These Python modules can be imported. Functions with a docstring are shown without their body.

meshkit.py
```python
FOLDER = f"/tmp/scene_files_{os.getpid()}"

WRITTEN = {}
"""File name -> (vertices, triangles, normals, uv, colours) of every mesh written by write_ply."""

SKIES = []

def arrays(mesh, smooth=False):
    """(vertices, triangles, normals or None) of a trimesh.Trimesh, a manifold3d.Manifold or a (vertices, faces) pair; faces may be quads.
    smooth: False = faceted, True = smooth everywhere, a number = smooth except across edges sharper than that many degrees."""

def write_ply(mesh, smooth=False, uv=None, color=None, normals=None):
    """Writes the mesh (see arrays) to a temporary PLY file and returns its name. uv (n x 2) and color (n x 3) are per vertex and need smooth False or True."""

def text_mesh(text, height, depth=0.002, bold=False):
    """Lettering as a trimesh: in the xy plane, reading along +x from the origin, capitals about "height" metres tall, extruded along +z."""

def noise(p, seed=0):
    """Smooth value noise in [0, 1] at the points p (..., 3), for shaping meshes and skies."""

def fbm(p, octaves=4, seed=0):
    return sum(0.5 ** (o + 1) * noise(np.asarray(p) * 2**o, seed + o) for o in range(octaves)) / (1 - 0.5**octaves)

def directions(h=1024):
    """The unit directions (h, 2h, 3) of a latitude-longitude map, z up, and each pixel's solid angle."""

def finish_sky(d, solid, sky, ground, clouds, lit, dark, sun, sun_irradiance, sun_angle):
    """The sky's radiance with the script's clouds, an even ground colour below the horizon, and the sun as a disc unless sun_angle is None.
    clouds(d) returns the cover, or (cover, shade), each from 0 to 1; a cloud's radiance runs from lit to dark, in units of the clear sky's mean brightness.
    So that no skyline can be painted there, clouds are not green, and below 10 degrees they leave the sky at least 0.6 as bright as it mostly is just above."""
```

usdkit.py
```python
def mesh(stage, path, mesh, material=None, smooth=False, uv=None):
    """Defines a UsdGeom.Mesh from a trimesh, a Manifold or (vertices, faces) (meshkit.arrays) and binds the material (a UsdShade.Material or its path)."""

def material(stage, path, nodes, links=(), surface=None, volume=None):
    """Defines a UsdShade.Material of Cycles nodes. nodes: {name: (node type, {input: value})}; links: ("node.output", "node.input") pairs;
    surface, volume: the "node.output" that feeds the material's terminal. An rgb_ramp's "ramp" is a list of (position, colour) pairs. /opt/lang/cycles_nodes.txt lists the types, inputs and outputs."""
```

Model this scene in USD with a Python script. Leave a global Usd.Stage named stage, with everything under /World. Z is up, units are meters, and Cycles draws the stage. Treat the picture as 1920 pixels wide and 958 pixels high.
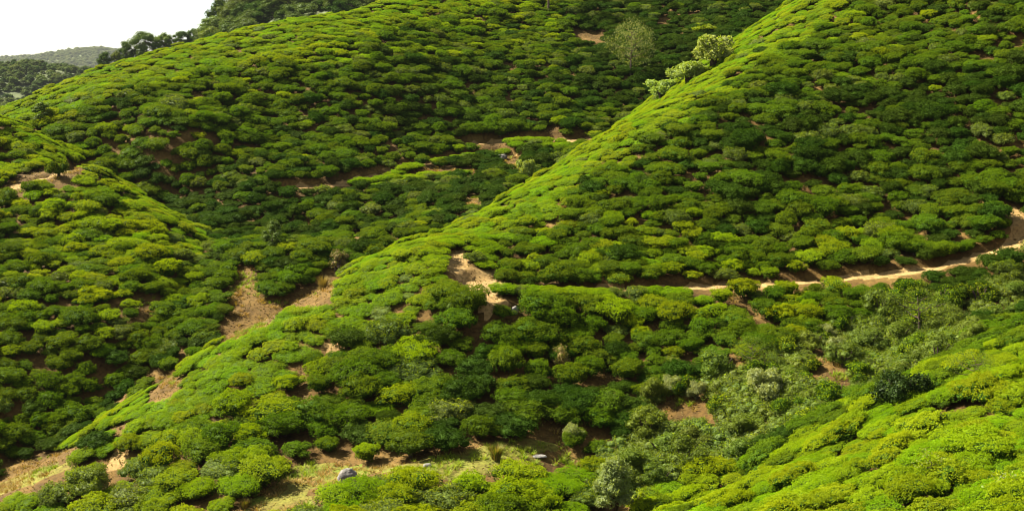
import math, random
import numpy as np
from scipy.interpolate import RBFInterpolator
from scipy.spatial import cKDTree
from shapely.geometry import Polygon, Point
from shapely import contains_xy
from pxr import Usd, UsdGeom, UsdLux, UsdShade, Sdf, Gf, Vt
import usdkit
from meshkit import fbm, noise

stage = Usd.Stage.CreateInMemory()
UsdGeom.SetStageUpAxis(stage, UsdGeom.Tokens.z)
UsdGeom.SetStageMetersPerUnit(stage, 1.0)
UsdGeom.Xform.Define(stage, '/World')

# ------------------------------------------------------------------ camera, sky, sun, exposure
F, PITCH, CX, CY, CAMZ = 2318.0, math.radians(8.56), 960.0, 479.0, 20.0     # the lens, in pixels of the 1920 wide photograph
CP, SP = math.cos(PITCH), math.sin(PITCH)
EXPOSURE = 2.2
HAZE = 0.000025
SKY_STRENGTH = 0.05
SUN_INTENSITY = 1.25
SUN_AZ, SUN_EL = math.radians(-68), math.radians(42)       # azimuth from +y towards +x

cam = UsdGeom.Camera.Define(stage, '/World/camera')
cam.CreateHorizontalApertureAttr(36.0)
cam.CreateVerticalApertureAttr(36.0 * 510 / 1024)
cam.CreateFocalLengthAttr(36.0 * F / 1920)
cam.CreateClippingRangeAttr(Gf.Vec2f(0.1, 20000))
cam.CreateExposureAttr(EXPOSURE)
cam.AddTranslateOp().Set(Gf.Vec3d(0, 0, CAMZ))
cam.AddRotateXOp().Set(90 - math.degrees(PITCH))

SUN_DIR = np.array([math.sin(SUN_AZ) * math.cos(SUN_EL), math.cos(SUN_AZ) * math.cos(SUN_EL), math.sin(SUN_EL)])
sky = UsdLux.DomeLight.Define(stage, '/World/sky')
sky.GetPrim().SetCustomDataByKey('kind', 'structure')
skymat = usdkit.material(stage, '/World/Looks/sky_air', {
    'tc': ('texture_coordinate', {}),
    'map': ('mapping', {'scale': (1.0, 1.0, 2.6)}),
    'n': ('noise_texture', {'scale': 2.3, 'detail': 6.0, 'roughness': 0.55}),
    'r': ('rgb_ramp', {'ramp': [(0.36, (0.25, 0.25, 0.25)), (0.62, (0.8, 0.8, 0.8))]}),
    's': ('sky_texture', {'sky_type': 'single_scattering', 'sun_disc': False, 'sun_elevation': SUN_EL, 'sun_rotation': SUN_AZ,
                          'altitude': 1500.0, 'air_density': 1.0, 'aerosol_density': 1.6, 'ozone_density': 1.0}),
    'm': ('mix', {'mix_type': 'mix', 'color2': (3.0, 2.85, 2.5)}),
    'b': ('background_shader', {'strength': SKY_STRENGTH}),
}, [('tc.generated', 'map.vector'), ('map.vector', 'n.vector'), ('n.fac', 'r.fac'), ('r.color', 'm.fac'), ('s.color', 'm.color1'), ('m.color', 'b.color')], surface='b.background')
UsdShade.MaterialBindingAPI.Apply(sky.GetPrim()).Bind(skymat)

sun = UsdLux.DistantLight.Define(stage, '/World/sun')
sun.CreateIntensityAttr(SUN_INTENSITY)
sun.CreateAngleAttr(0.53)
sun.CreateNormalizeAttr(True)
sun.CreateColorAttr(Gf.Vec3f(1.0, 0.92, 0.76))
m4 = Gf.Matrix4d().SetRotate(Gf.Rotation(Gf.Vec3d(0, 0, 1), Gf.Vec3d(*map(float, SUN_DIR))))
sun.AddTransformOp().Set(m4)

# ------------------------------------------------------------------ the shape of the land
def world(u, v, d):
    xc, yc = (u - CX) / F, (CY - v) / F
    s = d / (CP + yc * SP)
    return np.array([xc * s, d, CAMZ + s * (-SP + yc * CP)])
def project(p):
    p = np.asarray(p, float); x, y, z = p[..., 0], p[..., 1], p[..., 2] - CAMZ
    fw = np.maximum(y * CP - z * SP, 1e-3); up = y * SP + z * CP
    return CX + F * x / fw, CY - F * up / fw, fw
def back(pts,dx,dy,dz):
    out=[]
    for q in pts:
        w=world(*q[:3]); out.append((w[0]+dx,w[1]+dy,w[2]-.7-dz))
    return out
A_crest=[(1560,0,86),(1380,112,79,1.0),(1200,222,72,1.25),(1000,347,66,1.1),(860,430,60.5),(700,500,57),(500,610,53),(300,740,49.5),(150,830,47),(0,920,45)]
A=A_crest+[(1750,0,82),(1920,0,78),(1750,-130,90),(2100,-60,80),(2100,200,68),(2150,440,58),
(1400,480,59),(1400,530,57,0),(1700,508,57,0),(1900,450,59,0),(1700,250,68),(1400,250,69),(1300,330,65),(1100,430,60.5),(960,500,57.5),(1700,400,62),
(600,870,44,0.2),(900,840,44.5,0),(1000,830,45,0),(1080,850,44),(800,890,42,0),(1000,890,41.5,.6),(800,940,39.5,.6),(600,940,40,.2),(1100,900,41),(450,940,41.5,0),(300,930,42),(150,930,43.5),(40,930,44,.5),
(900,600,52,.2),(880,545,54.5,0),(860,480,58,0),(700,600,52.5),(800,700,49),(1100,620,52),(1000,540,55.5,0),(1280,537,56.3,0),(1560,520,57,0),(1100,750,47),(600,750,48),(450,780,47),(1300,650,50.5),(1250,760,46.5),(1440,640,51,.2),
(1200,850,43.5),(1400,740,46.5,.3),(1580,700,47.5,0),(1600,650,50),(1750,600,52),(1800,620,50.5,.3),(1920,540,53.5),(1850,570,52.5),
(700,1100,36,0),(300,1100,38,0),(-150,1000,43)]
A_ex=back(A_crest[1:],-6,9,4)+back(A_crest[1:],-12,18,9)+back(A_crest[:1],-6,12,3)+[(45,100,30.),(30,120,22.)]
B=[(1190,958,37),(1350,900,38),(1500,835,38.5),(1650,730,40.5),(1800,655,42.5),(1920,600,44.5),(1500,950,30),(1700,850,31),(1920,760,33),(1920,958,24),(1700,958,27),(2100,600,40),(2200,800,30)]
B_ex=[(0,0,18.2),(8,8,17.0),(20,0,24.),(30,20,20.)]+[tuple(world(*q)-np.array([0,0,.7+1.4])+np.array([-1,3.5,0])) for q in [(1190,958,37),(1350,900,38),(1500,835,38.5),(1650,730,40.5),(1800,655,42.5),(1920,600,44.5)]]+[(-5,30,6.),(-4,38,4.),(0,42,4.)]
C_sky=[(0,195,100),(150,133,104),(300,88,108),(500,40,113),(690,5,119),(800,-20,125)]
C=C_sky+[(540,345,84,0),(640,345,85,0),(760,322,88,0),(960,330,86,0),(980,335,84,.2),(900,385,77,0),(760,440,71.5,0),(600,525,66,0),(470,590,62,0),(420,650,59.5,0),(300,725,56.5,.2),(120,840,53,0),(20,870,52,0),
(480,440,75),(650,430,75),(780,400,77.5),(330,385,82),(230,330,84),(500,250,91),(300,250,88),(150,250,90),(60,290,88),(400,150,98),(700,230,94),(700,150,99),(900,200,100),(900,260,95),(1050,240,97,0),(1000,100,110),(900,50,117),(1000,10,123),(1250,40,119),(1200,130,107),(1300,100,110),(1200,200,101),(1450,30,117),(1500,0,122),(1100,-30,130),(1500,-60,135),(420,470,71,0),(455,540,65,0),(345,412,79,.5),(280,382,84,1.0),(230,352,86,1.0),(-200,280,98)]
C_ex=[(-25,60,2.5),(-35,63,3.5),(-27,67,6),(-24,56,1.5),(10,75,6),(25,70,2),(45,80,2),(30,95,9),(20,55,-6),(45,50,-6),(0,50,-4),(-8,50,-3),(45,110,18),(34,40,-8)]+back(C_sky[:5],-4,12,5)+back(C_sky[:5],-8,25,14)
D=[(110,330,76,.3),(200,348,75),(290,395,73),(335,440,71),(390,490,68),(100,420,70),(200,600,60),(50,550,62),(300,560,63),(390,560,64.5),(350,650,60),(200,750,56.5),(50,800,54),(-150,500,64),(-150,400,71),(30,352,76,0),(75,332,77.5,0),(150,313,79,0),(-100,380,75,0)]
D_ex=back([(200,348,75),(290,395,73),(335,440,71),(390,490,68)],4,6,3.5)+back([(200,348,75),(290,395,73),(335,440,71),(390,490,68)],8,12,8)
D2=[(0,226,84,.9),(60,272,82,.9),(108,312,80),(-100,172,86),(30,300,80),(-20,310,80),(-100,300,80),(60,335,77.5,0),(20,350,76.5,0)]
D2_ex=back([(0,226,84,.9),(60,272,82,.9),(108,312,80),(-100,172,86)],4,8,4)+back([(0,226,84,.9),(60,272,82,.9),(108,312,80),(-100,172,86)],8,16,9)
DEF={'A':(A,A_ex),'B':(B,B_ex),'C':(C,C_ex),'D':(D,D_ex),'D2':(D2,D2_ex)}
LIMIT={'A':(-30,60,30,115,1.0),'B':(-8,60,-20,60,1.0),'C':(-90,80,45,170,.3),'D':(-45,-13,45,85,1.0),'D2':(-60,-22,74,100,1.0)}
def hill(pts, extra=()):
    P = []
    for q in pts:
        w = world(*q[:3]); w[2] -= q[3] if len(q) > 3 else 0.7
        P.append(w)
    P = np.array(P + [np.array(e, float) for e in extra])
    return RBFInterpolator(P[:, :2], P[:, 2], kernel='thin_plate_spline', smoothing=0.3)
HILLS = {k: hill(*v) for k, v in DEF.items()}
def smax(a, b, k):
    h = np.clip(.5 + .5 * (a - b) / k, 0, 1); return b * (1 - h) + a * h + k * h * (1 - h)
def raw_height(x, y):
    q = np.stack([x, y], -1).reshape(-1, 2)
    Z = {k: r(q).reshape(x.shape) for k, r in HILLS.items()}
    for k, (x0, x1, y0, y1, m) in LIMIT.items():
        Z[k] = Z[k] - m * np.maximum.reduce([x0 - x, x - x1, y0 - y, y - y1, np.zeros_like(x)])
    z = None
    for k in Z:
        z = Z[k] if z is None else smax(z, Z[k], 0.5)
    return z, np.argmax(np.stack([Z[k] for k in Z]), 0)
STEP = 0.27
gx, gy = np.arange(-64, 78, STEP), np.arange(-14, 172, STEP)
GX, GY = np.meshgrid(gx, gy)
cx_, cy_ = np.arange(-66, 80.1, 1.0), np.arange(-16, 175, 1.0)
from scipy.interpolate import RectBivariateSpline
CXg, CYg = np.meshgrid(cx_, cy_)
HILLN = list(HILLS)
def stack_heights():
    q = np.stack([CXg, CYg], -1).reshape(-1, 2); out = []
    for k, r in HILLS.items():
        c = r(q).reshape(CXg.shape)
        z = RectBivariateSpline(cy_, cx_, c)(gy, gx)
        x0, x1, y0, y1, m = LIMIT[k]
        out.append(z - m * np.maximum.reduce([x0 - GX, GX - x1, y0 - GY, GY - y1, np.zeros_like(GX)]))
    return out
ZS = stack_heights()
GZ = ZS[0]
for z in ZS[1:]:
    GZ = smax(GZ, z, 0.5)
GID = np.argmax(np.stack(ZS), 0)
P3 = np.stack([GX, GY, np.zeros_like(GX)], -1)
GZ = GZ + 0.55 * (fbm(P3 * 0.16, 3, 5) - 0.5) * 1.3
GZ0 = GZ.copy()

def sample(grid, x, y):
    fx = np.clip((np.asarray(x, float) - gx[0]) / STEP, 0, len(gx) - 1.001); fy = np.clip((np.asarray(y, float) - gy[0]) / STEP, 0, len(gy) - 1.001)
    i, j = fx.astype(int), fy.astype(int); a, b = fx - i, fy - j
    return grid[j, i] * (1 - a) * (1 - b) + grid[j, i + 1] * a * (1 - b) + grid[j + 1, i] * (1 - a) * b + grid[j + 1, i + 1] * a * b
def height(x, y):
    return sample(GZ, x, y)
D_RAY = np.arange(18, 168, 0.2)
def on_ground(u, v, dmin=18.0, dmax=168.0):
    """The first point of the land along the line of sight of a pixel of the photograph."""
    yc, xc = (CY - v) / F, (u - CX) / F
    d = D_RAY[(D_RAY >= dmin) & (D_RAY <= dmax)]; s = d / (CP + yc * SP)
    x, z = xc * s, CAMZ + s * (-SP + yc * CP)
    h = height(x, d)
    k = np.nonzero(z <= h)[0]
    k = k[0] if len(k) else len(d) - 1
    return np.array([x[k], d[k], h[k]])

# footpaths: polylines traced on the land, levelled across, with a cut bank on the uphill side
def track(pix, dmin=18, dmax=168, n=6):
    P = np.array([on_ground(u, v, dmin, dmax) for u, v in pix])
    t = np.concatenate([[0], np.cumsum(np.linalg.norm(np.diff(P[:, :2], axis=0), axis=1))])
    tt = np.arange(0, t[-1], 0.25)
    Q = np.stack([np.interp(tt, t, P[:, k]) for k in range(2)], 1)
    for _ in range(n):
        Q[1:-1] = (Q[:-2] + 2 * Q[1:-1] + Q[2:]) / 4
    z = height(Q[:, 0], Q[:, 1])
    zs = np.convolve(np.pad(z, 12, mode='edge'), np.ones(25) / 25, 'valid')
    return np.column_stack([Q, zs])
PATHS = {}   # name: (points, half width, bank height)
def carve(name, pix, half, cut, **kw):
    global GZ
    Q = track(pix, **kw)
    dist, idx = cKDTree(Q[:, :2]).query(np.stack([GX, GY], -1).reshape(-1, 2), distance_upper_bound=half + 1.6)
    ok = np.isfinite(dist); zf = GZ.reshape(-1).copy()
    zp = Q[idx[ok], 2] - cut * 0.5
    t = np.clip((dist[ok] - half) / 0.45, 0, 1)
    up = zf[ok] > zp
    t = np.where(up, np.clip((dist[ok] - half) / 0.45, 0, 1), t); t = t * t * (3 - 2 * t)
    zf[ok] = zp * (1 - t) + zf[ok] * t
    GZ = zf.reshape(GZ.shape)
    Q[:, 2] = height(Q[:, 0], Q[:, 1])
    PATHS[name] = (Q, half)
carve('main', [(925, 538), (985, 540), (1100, 539), (1280, 538), (1400, 533), (1500, 527), (1600, 517), (1700, 509), (1790, 492), (1860, 473), (1900, 455), (1960, 425)], 0.34, 0.4, dmin=47, dmax=66)
carve('spur', [(858, 470), (854, 490), (862, 507), (880, 520), (900, 532), (925, 538)], 0.5, 0.2, dmin=47, dmax=66)
carve('nose', [(898, 525), (905, 545), (915, 575)], 0.75, 0.1, dmin=47, dmax=66)
carve('back_low', [(500, 352), (560, 347), (640, 345), (700, 338), (760, 330), (830, 328), (900, 328), (965, 332), (1000, 340)], 0.36, 0.5, dmin=70)
carve('back_high', [(640, 343), (680, 332), (740, 316), (800, 300), (870, 290), (930, 286), (985, 289)], 0.36, 0.6, dmin=70)
carve('back_top', [(870, 268), (930, 262), (1000, 258), (1060, 262), (1100, 252)], 0.4, 0.6, dmin=70)
carve('saddle', [(-20, 362), (25, 353), (70, 335), (110, 322), (150, 314), (175, 318)], 0.55, 0.3, dmin=70)

# bare ground, traced on the land where the photograph shows it
BARE = [
 ('sand', [(845,468),(874,470),(878,503),(928,506),(932,545),(936,588),(920,602),(893,592),(884,560),(872,530),(845,514)], 45, 66),
 ('grass', [(440,958),(520,905),(560,868),(620,868),(690,872),(760,868),(860,848),(920,832),(1000,820),(1045,830),(1070,860),(1085,880),(1030,870),(960,877),(905,890),(850,899),(790,894),(740,884),(690,888),(640,905),(585,914),(580,940),(600,958)], 36, 48),
 ('earth', [(-20,866),(60,864),(150,838),(250,784),(240,800),(150,848),(60,884),(-20,902)], 48, 60),
 ('grass', [(-20,912),(50,886),(140,866),(148,872),(60,906),(-20,934)], 40, 52),
 ('earth', [(440,500),(470,490),(500,560),(548,560),(590,522),(655,512),(625,550),(540,572),(502,592),(492,622),(425,668),(405,645),(425,605),(428,560)], 54, 75),
 ('earth', [(280,712),(330,700),(350,690),(330,722),(285,735)], 50, 66),
 ('sand', [(195,886),(215,838),(245,852),(228,878)], 38, 52), ('sand', [(325,808),(365,784),(360,812)], 38, 54), ('sand', [(598,645),(637,638),(632,660),(605,655)], 40, 60),
 ('sand', [(688,650),(755,648),(740,662),(700,664)], 40, 60), ('earth', [(545,690),(578,686),(572,706),(548,710)], 40, 60), ('earth', [(738,690),(766,690),(764,722),(742,722)], 40, 60),
 ('earth', [(562,738),(582,738),(588,800),(566,800)], 40, 60), ('earth', [(1128,706),(1164,704),(1160,730),(1134,732)], 40, 60), ('earth', [(1340,540),(1358,540),(1416,585),(1470,630),(1464,634),(1406,594)], 44, 60),
 ('earth', [(1086,790),(1112,785),(1116,850),(1112,905),(1088,905)], 36, 52), ('earth', [(1222,606),(1238,606),(1246,640),(1230,642)], 42, 60), ('earth', [(1015,765),(1040,765),(1060,825),(1030,825)], 38, 52),
 ('earth', [(1510,664),(1575,668),(1572,690),(1515,690)], 42, 58), ('earth', [(1560,702),(1605,690),(1600,706),(1566,722)], 40, 58), ('earth', [(1230,742),(1320,745),(1300,775),(1236,768)], 38, 54), ('sand', [(1795,586),(1832,586),(1834,602),(1800,604)], 44, 62),
 ('earth', [(1066,55),(1146,62),(1140,86),(1100,88),(1070,80)], 95, 140), ('earth', [(1226,36),(1262,36),(1258,58),(1232,58)], 95, 140), ('earth', [(795,222),(858,220),(858,240),(800,240)], 75, 120),
 ('earth', [(880,268),(965,258),(975,285),(890,288)], 75, 115), ('earth', [(1020,232),(1066,240),(1060,262),(1010,256)], 75, 120), ('earth', [(930,292),(990,290),(985,328),(940,328)], 75, 110), ('earth', [(700,325),(800,312),(900,318),(890,334),(790,326),(700,340)], 75, 110),
 ('earth', [(860,368),(925,365),(905,392),(868,392)], 65, 90), ('earth', [(352,176),(390,176),(386,194),(356,194)], 80, 120), ('earth', [(738,366),(758,366),(756,388),(740,388)], 70, 100), ('earth', [(250,556),(300,560),(290,590),(256,590)], 55, 75),
 ('earth', [(290,196),(310,196),(306,212),(292,212)], 80, 120), ('earth', [(944,182),(960,182),(958,198),(946,198)], 85, 130), ('earth', [(815,36),(836,36),(834,52),(818,52)], 95, 150), ('earth', [(945,118),(975,118),(972,134),(948,134)], 90, 140), ('earth', [(870,118),(890,118),(888,130),(872,130)], 90, 140),
 ('sand', [(1868,375),(1900,385),(1930,405),(1930,470),(1880,470),(1892,440),(1895,420)], 52, 76), ('earth', [(20,340),(75,318),(155,302),(160,326),(90,342),(20,368)], 70, 90), ('earth', [(1385,208),(1405,214),(1402,236),(1388,230)], 58, 90), ('earth', [(1020,318),(1034,318),(1032,332),(1022,332)], 55, 80),
 ('earth', [(1700,330),(1718,330),(1716,344),(1702,344)], 55, 85), ('earth', [(1045,380),(1062,376),(1058,402),(1040,410)], 52, 80), ('earth', [(206,570),(222,570),(220,590),(208,590)], 52, 72), ('earth', [(655,430),(690,440),(690,470),(664,470)], 60, 85), ('earth', [(570,400),(590,400),(590,440),(574,440)], 66, 90),
 ('earth', [(1395,205),(1410,215),(1400,235),(1390,225)], 58, 90), ('earth', [(1060,640),(1076,650),(1070,700),(1056,690)], 42, 60), ('earth', [(940,600),(980,600),(980,615),(945,615)], 44, 60), ('earth', [(460,730),(485,728),(480,742),(462,742)], 42, 58), ('earth', [(760,760),(800,770),(790,790),(765,785)], 40, 56), ('earth', [(1000,850),(1060,845),(1062,870),(1010,866)], 36, 48),
]
BARE = [(k, Polygon(p).buffer(0), a, b) for k, p, a, b in BARE]
def bare_at(p, grow=0):
    """0 = planted, 1 = earth, 2 = sand, 3 = grass, at points of the land."""
    u, v, _ = project(p); out = np.zeros(len(p), int)
    for k, poly, a, b in BARE:
        m = (p[:, 1] > a) & (p[:, 1] < b)
        g = 0.0 if grow == 0 else ((6.0, 4.0, 0.0) if k == 'grass' else (4.0, 1.0, -2.0))[grow - 1] if (k == 'grass' or poly.area < 3500) else (3.0, 2.0, -2.0)[grow - 1] if k == 'sand' else (3.0, 0.0, -5.0)[grow - 1]
        out[m & contains_xy(poly.buffer(g) if g else poly, u, v)] = {'earth': 1, 'sand': 2, 'grass': 3}[k]
    return out

def prim_name(base, used={}):
    used[base] = used.get(base, -1) + 1
    return base if used[base] == 0 else f'{base}_{used[base]:03d}'
def tag(prim, label=None, category=None, group=None, kind=None):
    prim = prim.GetPrim() if hasattr(prim, 'GetPrim') else prim
    for k, v in (('label', label), ('category', category), ('group', group), ('kind', kind)):
        if v: prim.SetCustomDataByKey(k, v)
    return prim

# ------------------------------------------------------------------ materials
def soil(name, a, b, c, scale=1.0, bump=0.6):
    return usdkit.material(stage, '/World/Looks/' + name, {
        'g': ('geometry', {}), 'n': ('noise_texture', {'scale': 0.55 * scale, 'detail': 6.0, 'roughness': 0.65}), 'n2': ('noise_texture', {'scale': 6.0 * scale, 'detail': 8.0, 'roughness': 0.7}),
        'r': ('rgb_ramp', {'ramp': [(0.30, a), (0.52, b), (0.72, c)]}), 'r2': ('rgb_ramp', {'ramp': [(0.32, (0.45, 0.42, 0.40)), (0.50, (0.95, 0.95, 0.95)), (0.72, (1.25, 1.2, 1.1))]}),
        'm': ('mix', {'mix_type': 'multiply', 'fac': 1.0}), 'b': ('bump', {'strength': bump, 'distance': 0.12}), 'p': ('principled_bsdf', {'roughness': 0.95, 'specular_ior_level': 0.15})},
        [('g.position', 'n.vector'), ('g.position', 'n2.vector'), ('n.fac', 'r.fac'), ('n2.fac', 'r2.fac'), ('r.color', 'm.color1'), ('r2.color', 'm.color2'), ('m.color', 'p.base_color'), ('n2.fac', 'b.height'), ('b.normal', 'p.normal')], surface='p.BSDF')
SOIL = soil('red_brown_soil', (0.042, 0.024, 0.006), (0.095, 0.056, 0.013), (0.155, 0.098, 0.027))
SAND = soil('sandy_path_soil', (0.20, 0.125, 0.042), (0.265, 0.175, 0.066), (0.32, 0.225, 0.096), 1.4, 0.35)
TURF = soil('thin_grassy_soil', (0.11, 0.080, 0.018), (0.14, 0.135, 0.022), (0.11, 0.16, 0.014), 1.2, 0.6)
FARG = soil('far_hill_ground', (0.060, 0.078, 0.030), (0.085, 0.105, 0.042), (0.120, 0.135, 0.060), 0.05, 0.2)  # distance haze is put into these pale ground tones

def leaf(name, dark, light, translucent=0.32, rough=0.42, hue=0.03, spec=0.08):
    mid = tuple((a + b) / 2 for a, b in zip(dark, light))
    return usdkit.material(stage, '/World/Looks/' + name, {
        'g': ('geometry', {}), 'r': ('rgb_ramp', {'ramp': [(0.0, dark), (0.55, mid), (1.0, light)]}), 'o': ('object_info', {}),
        'vr': ('map_range', {'from_min': 0.0, 'from_max': 1.0, 'to_min': 0.84, 'to_max': 1.16}), 'hr': ('map_range', {'from_min': 0.0, 'from_max': 1.0, 'to_min': 0.5 - hue / 2, 'to_max': 0.5 + hue / 2}),
        'sh': ('math', {'math_type': 'multiply', 'value2': 7.31}), 'fr': ('math', {'math_type': 'fraction'}),
        'h': ('hsv', {'saturation': 1.0, 'fac': 1.0}), 'p': ('principled_bsdf', {'roughness': rough, 'specular_ior_level': spec}), 't': ('translucent_bsdf', {}), 'tc': ('mix', {'mix_type': 'multiply', 'fac': 1.0, 'color2': (1.35, 1.3, 0.35)}), 'm': ('mix_closure', {'fac': translucent})},
        [('g.random_per_island', 'r.fac'), ('o.random', 'vr.value'), ('o.random', 'sh.value1'), ('sh.value', 'fr.value1'), ('fr.value', 'hr.value'), ('hr.result', 'h.hue'), ('vr.result', 'h.value'), ('r.color', 'h.color'), ('h.color', 'p.base_color'),
         ('h.color', 'tc.color1'), ('tc.color', 't.color'), ('p.BSDF', 'm.closure1'), ('t.BSDF', 'm.closure2')], surface='m.closure')
L_OLD = leaf('mature_tea_leaf', (0.034, 0.068, 0.002), (0.120, 0.180, 0.004), 0.24, 0.7, 0.03, 0.06)
L_NEW = leaf('young_tea_leaf', (0.175, 0.235, 0.003), (0.400, 0.445, 0.006), 0.38, 0.7, 0.03, 0.06)
L_LIT_FLUSH = leaf('sunlit_flush_leaf', (0.150, 0.240, 0.003), (0.350, 0.440, 0.007), 0.38, 0.7, 0.03, 0.06)  # flush leaf whose light tone also paints the sunlit crest band
L_MID = leaf('half_grown_tea_leaf', (0.085, 0.140, 0.003), (0.225, 0.300, 0.005), 0.33, 0.7, 0.03, 0.06)
L_GREY = leaf('dull_tea_leaf', (0.085, 0.120, 0.020), (0.180, 0.220, 0.050), 0.28, 0.55)
L_OLIVE = leaf('olive_shrub_leaf', (0.085, 0.120, 0.014), (0.210, 0.250, 0.036), 0.30, 0.55)
L_SILVER = leaf('pale_grey_green_leaf', (0.200, 0.235, 0.095), (0.400, 0.440, 0.220), 0.38, 0.5)
L_PALE = leaf('pale_yellow_green_leaf', (0.240, 0.295, 0.090), (0.410, 0.460, 0.200), 0.35, 0.45)
L_DARK = leaf('dark_glossy_leaf', (0.018, 0.040, 0.005), (0.050, 0.090, 0.012), 0.12, 0.55)
L_TREE = leaf('forest_leaf', (0.065, 0.100, 0.016), (0.150, 0.190, 0.038), 0.25, 0.6)
L_BUFF = leaf('dry_brown_leaf', (0.16, 0.115, 0.045), (0.27, 0.21, 0.085), 0.2, 0.7)
L_BLADE = leaf('green_grass_blade', (0.17, 0.23, 0.018), (0.33, 0.37, 0.035), 0.3, 0.6)
L_STRAW = leaf('dry_grass_blade', (0.26, 0.175, 0.055), (0.42, 0.30, 0.11), 0.25, 0.7)
L_HAZED_SCRUB = leaf('hazed_scrub_leaf', (0.120, 0.145, 0.060), (0.220, 0.245, 0.115), 0.2, 0.7)  # leaf colour paled to paint in the distant haze
BARK = soil('grey_brown_bark', (0.055, 0.040, 0.028), (0.085, 0.062, 0.044), (0.13, 0.105, 0.08), 8.0, 0.8)
STONE = soil('grey_boulder_stone', (0.075, 0.07, 0.063), (0.15, 0.142, 0.13), (0.23, 0.22, 0.2), 3.0, 0.5)
PALE_STONE = soil('pale_stone', (0.12, 0.115, 0.105), (0.18, 0.172, 0.16), (0.25, 0.24, 0.22), 3.0, 0.4)

# ------------------------------------------------------------------ ground
def define(path, mesh, mat, smooth=False):
    return usdkit.mesh(stage, path, mesh, mat, smooth=smooth)
KIND = bare_at(np.stack([GX, GY, GZ], -1).reshape(-1, 3)).reshape(GX.shape)
near_bare = KIND > 0
rough = fbm(np.stack([GX, GY, GZ], -1) * 1.3, 3, 11) - 0.5
GZ = GZ + rough * np.where(near_bare, 0.30, 0.16)
GZ0 = GZ
n_y, n_x = GX.shape
idx = np.arange(n_y * n_x).reshape(n_y, n_x)
quads = np.stack([idx[:-1, :-1], idx[:-1, 1:], idx[1:, 1:], idx[1:, :-1]], -1).reshape(-1, 4)
tag(define('/World/hillside_ground', (np.stack([GX, GY, GZ], -1).reshape(-1, 3), quads), SOIL, True), kind='structure')

def patch_sheet(name, mat, cells, lift):
    """A thin skin of other soil on the land: the cells of the ground grid where it lies, with its border bent down under the ground."""
    m = np.zeros(GX.shape, bool); m[cells] = True
    q = quads[(m[:-1, :-1] | m[:-1, 1:] | m[1:, 1:] | m[1:, :-1]).reshape(-1)]
    if not len(q): return
    used, inv = np.unique(q, return_inverse=True)
    inside = m.reshape(-1)[used]
    v = np.stack([GX, GY, GZ], -1).reshape(-1, 3)[used].copy()
    v[:, 2] += np.where(inside, lift, -0.03)
    tag(define('/World/' + name, (v, inv.reshape(-1, 4)), mat, True), kind='structure')
pd = np.full(GX.shape, 9.0)
allpath = np.concatenate([Q[:, :2] for Q, h in PATHS.values()]); allhalf = np.concatenate([np.full(len(Q), h) for Q, h in PATHS.values()])
TREE_PATH = cKDTree(allpath)
dd, ii = TREE_PATH.query(np.stack([GX, GY], -1).reshape(-1, 2), distance_upper_bound=3.0)
okp = np.isfinite(dd); tmp = pd.reshape(-1); tmp[okp] = dd[okp] - allhalf[ii[okp]]; pd = tmp.reshape(pd.shape)
wob = (fbm(np.stack([GX, GY, GZ], -1) * 1.3, 3, 3) - 0.5) * 0.8 - 0.06
patch_sheet('footpath', SAND, (pd + wob < 0.02) | (KIND == 2), 0.025)
patch_sheet('grassy_ground', TURF, (KIND == 3) & ~(pd + wob < 0.02), 0.02)

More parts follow.
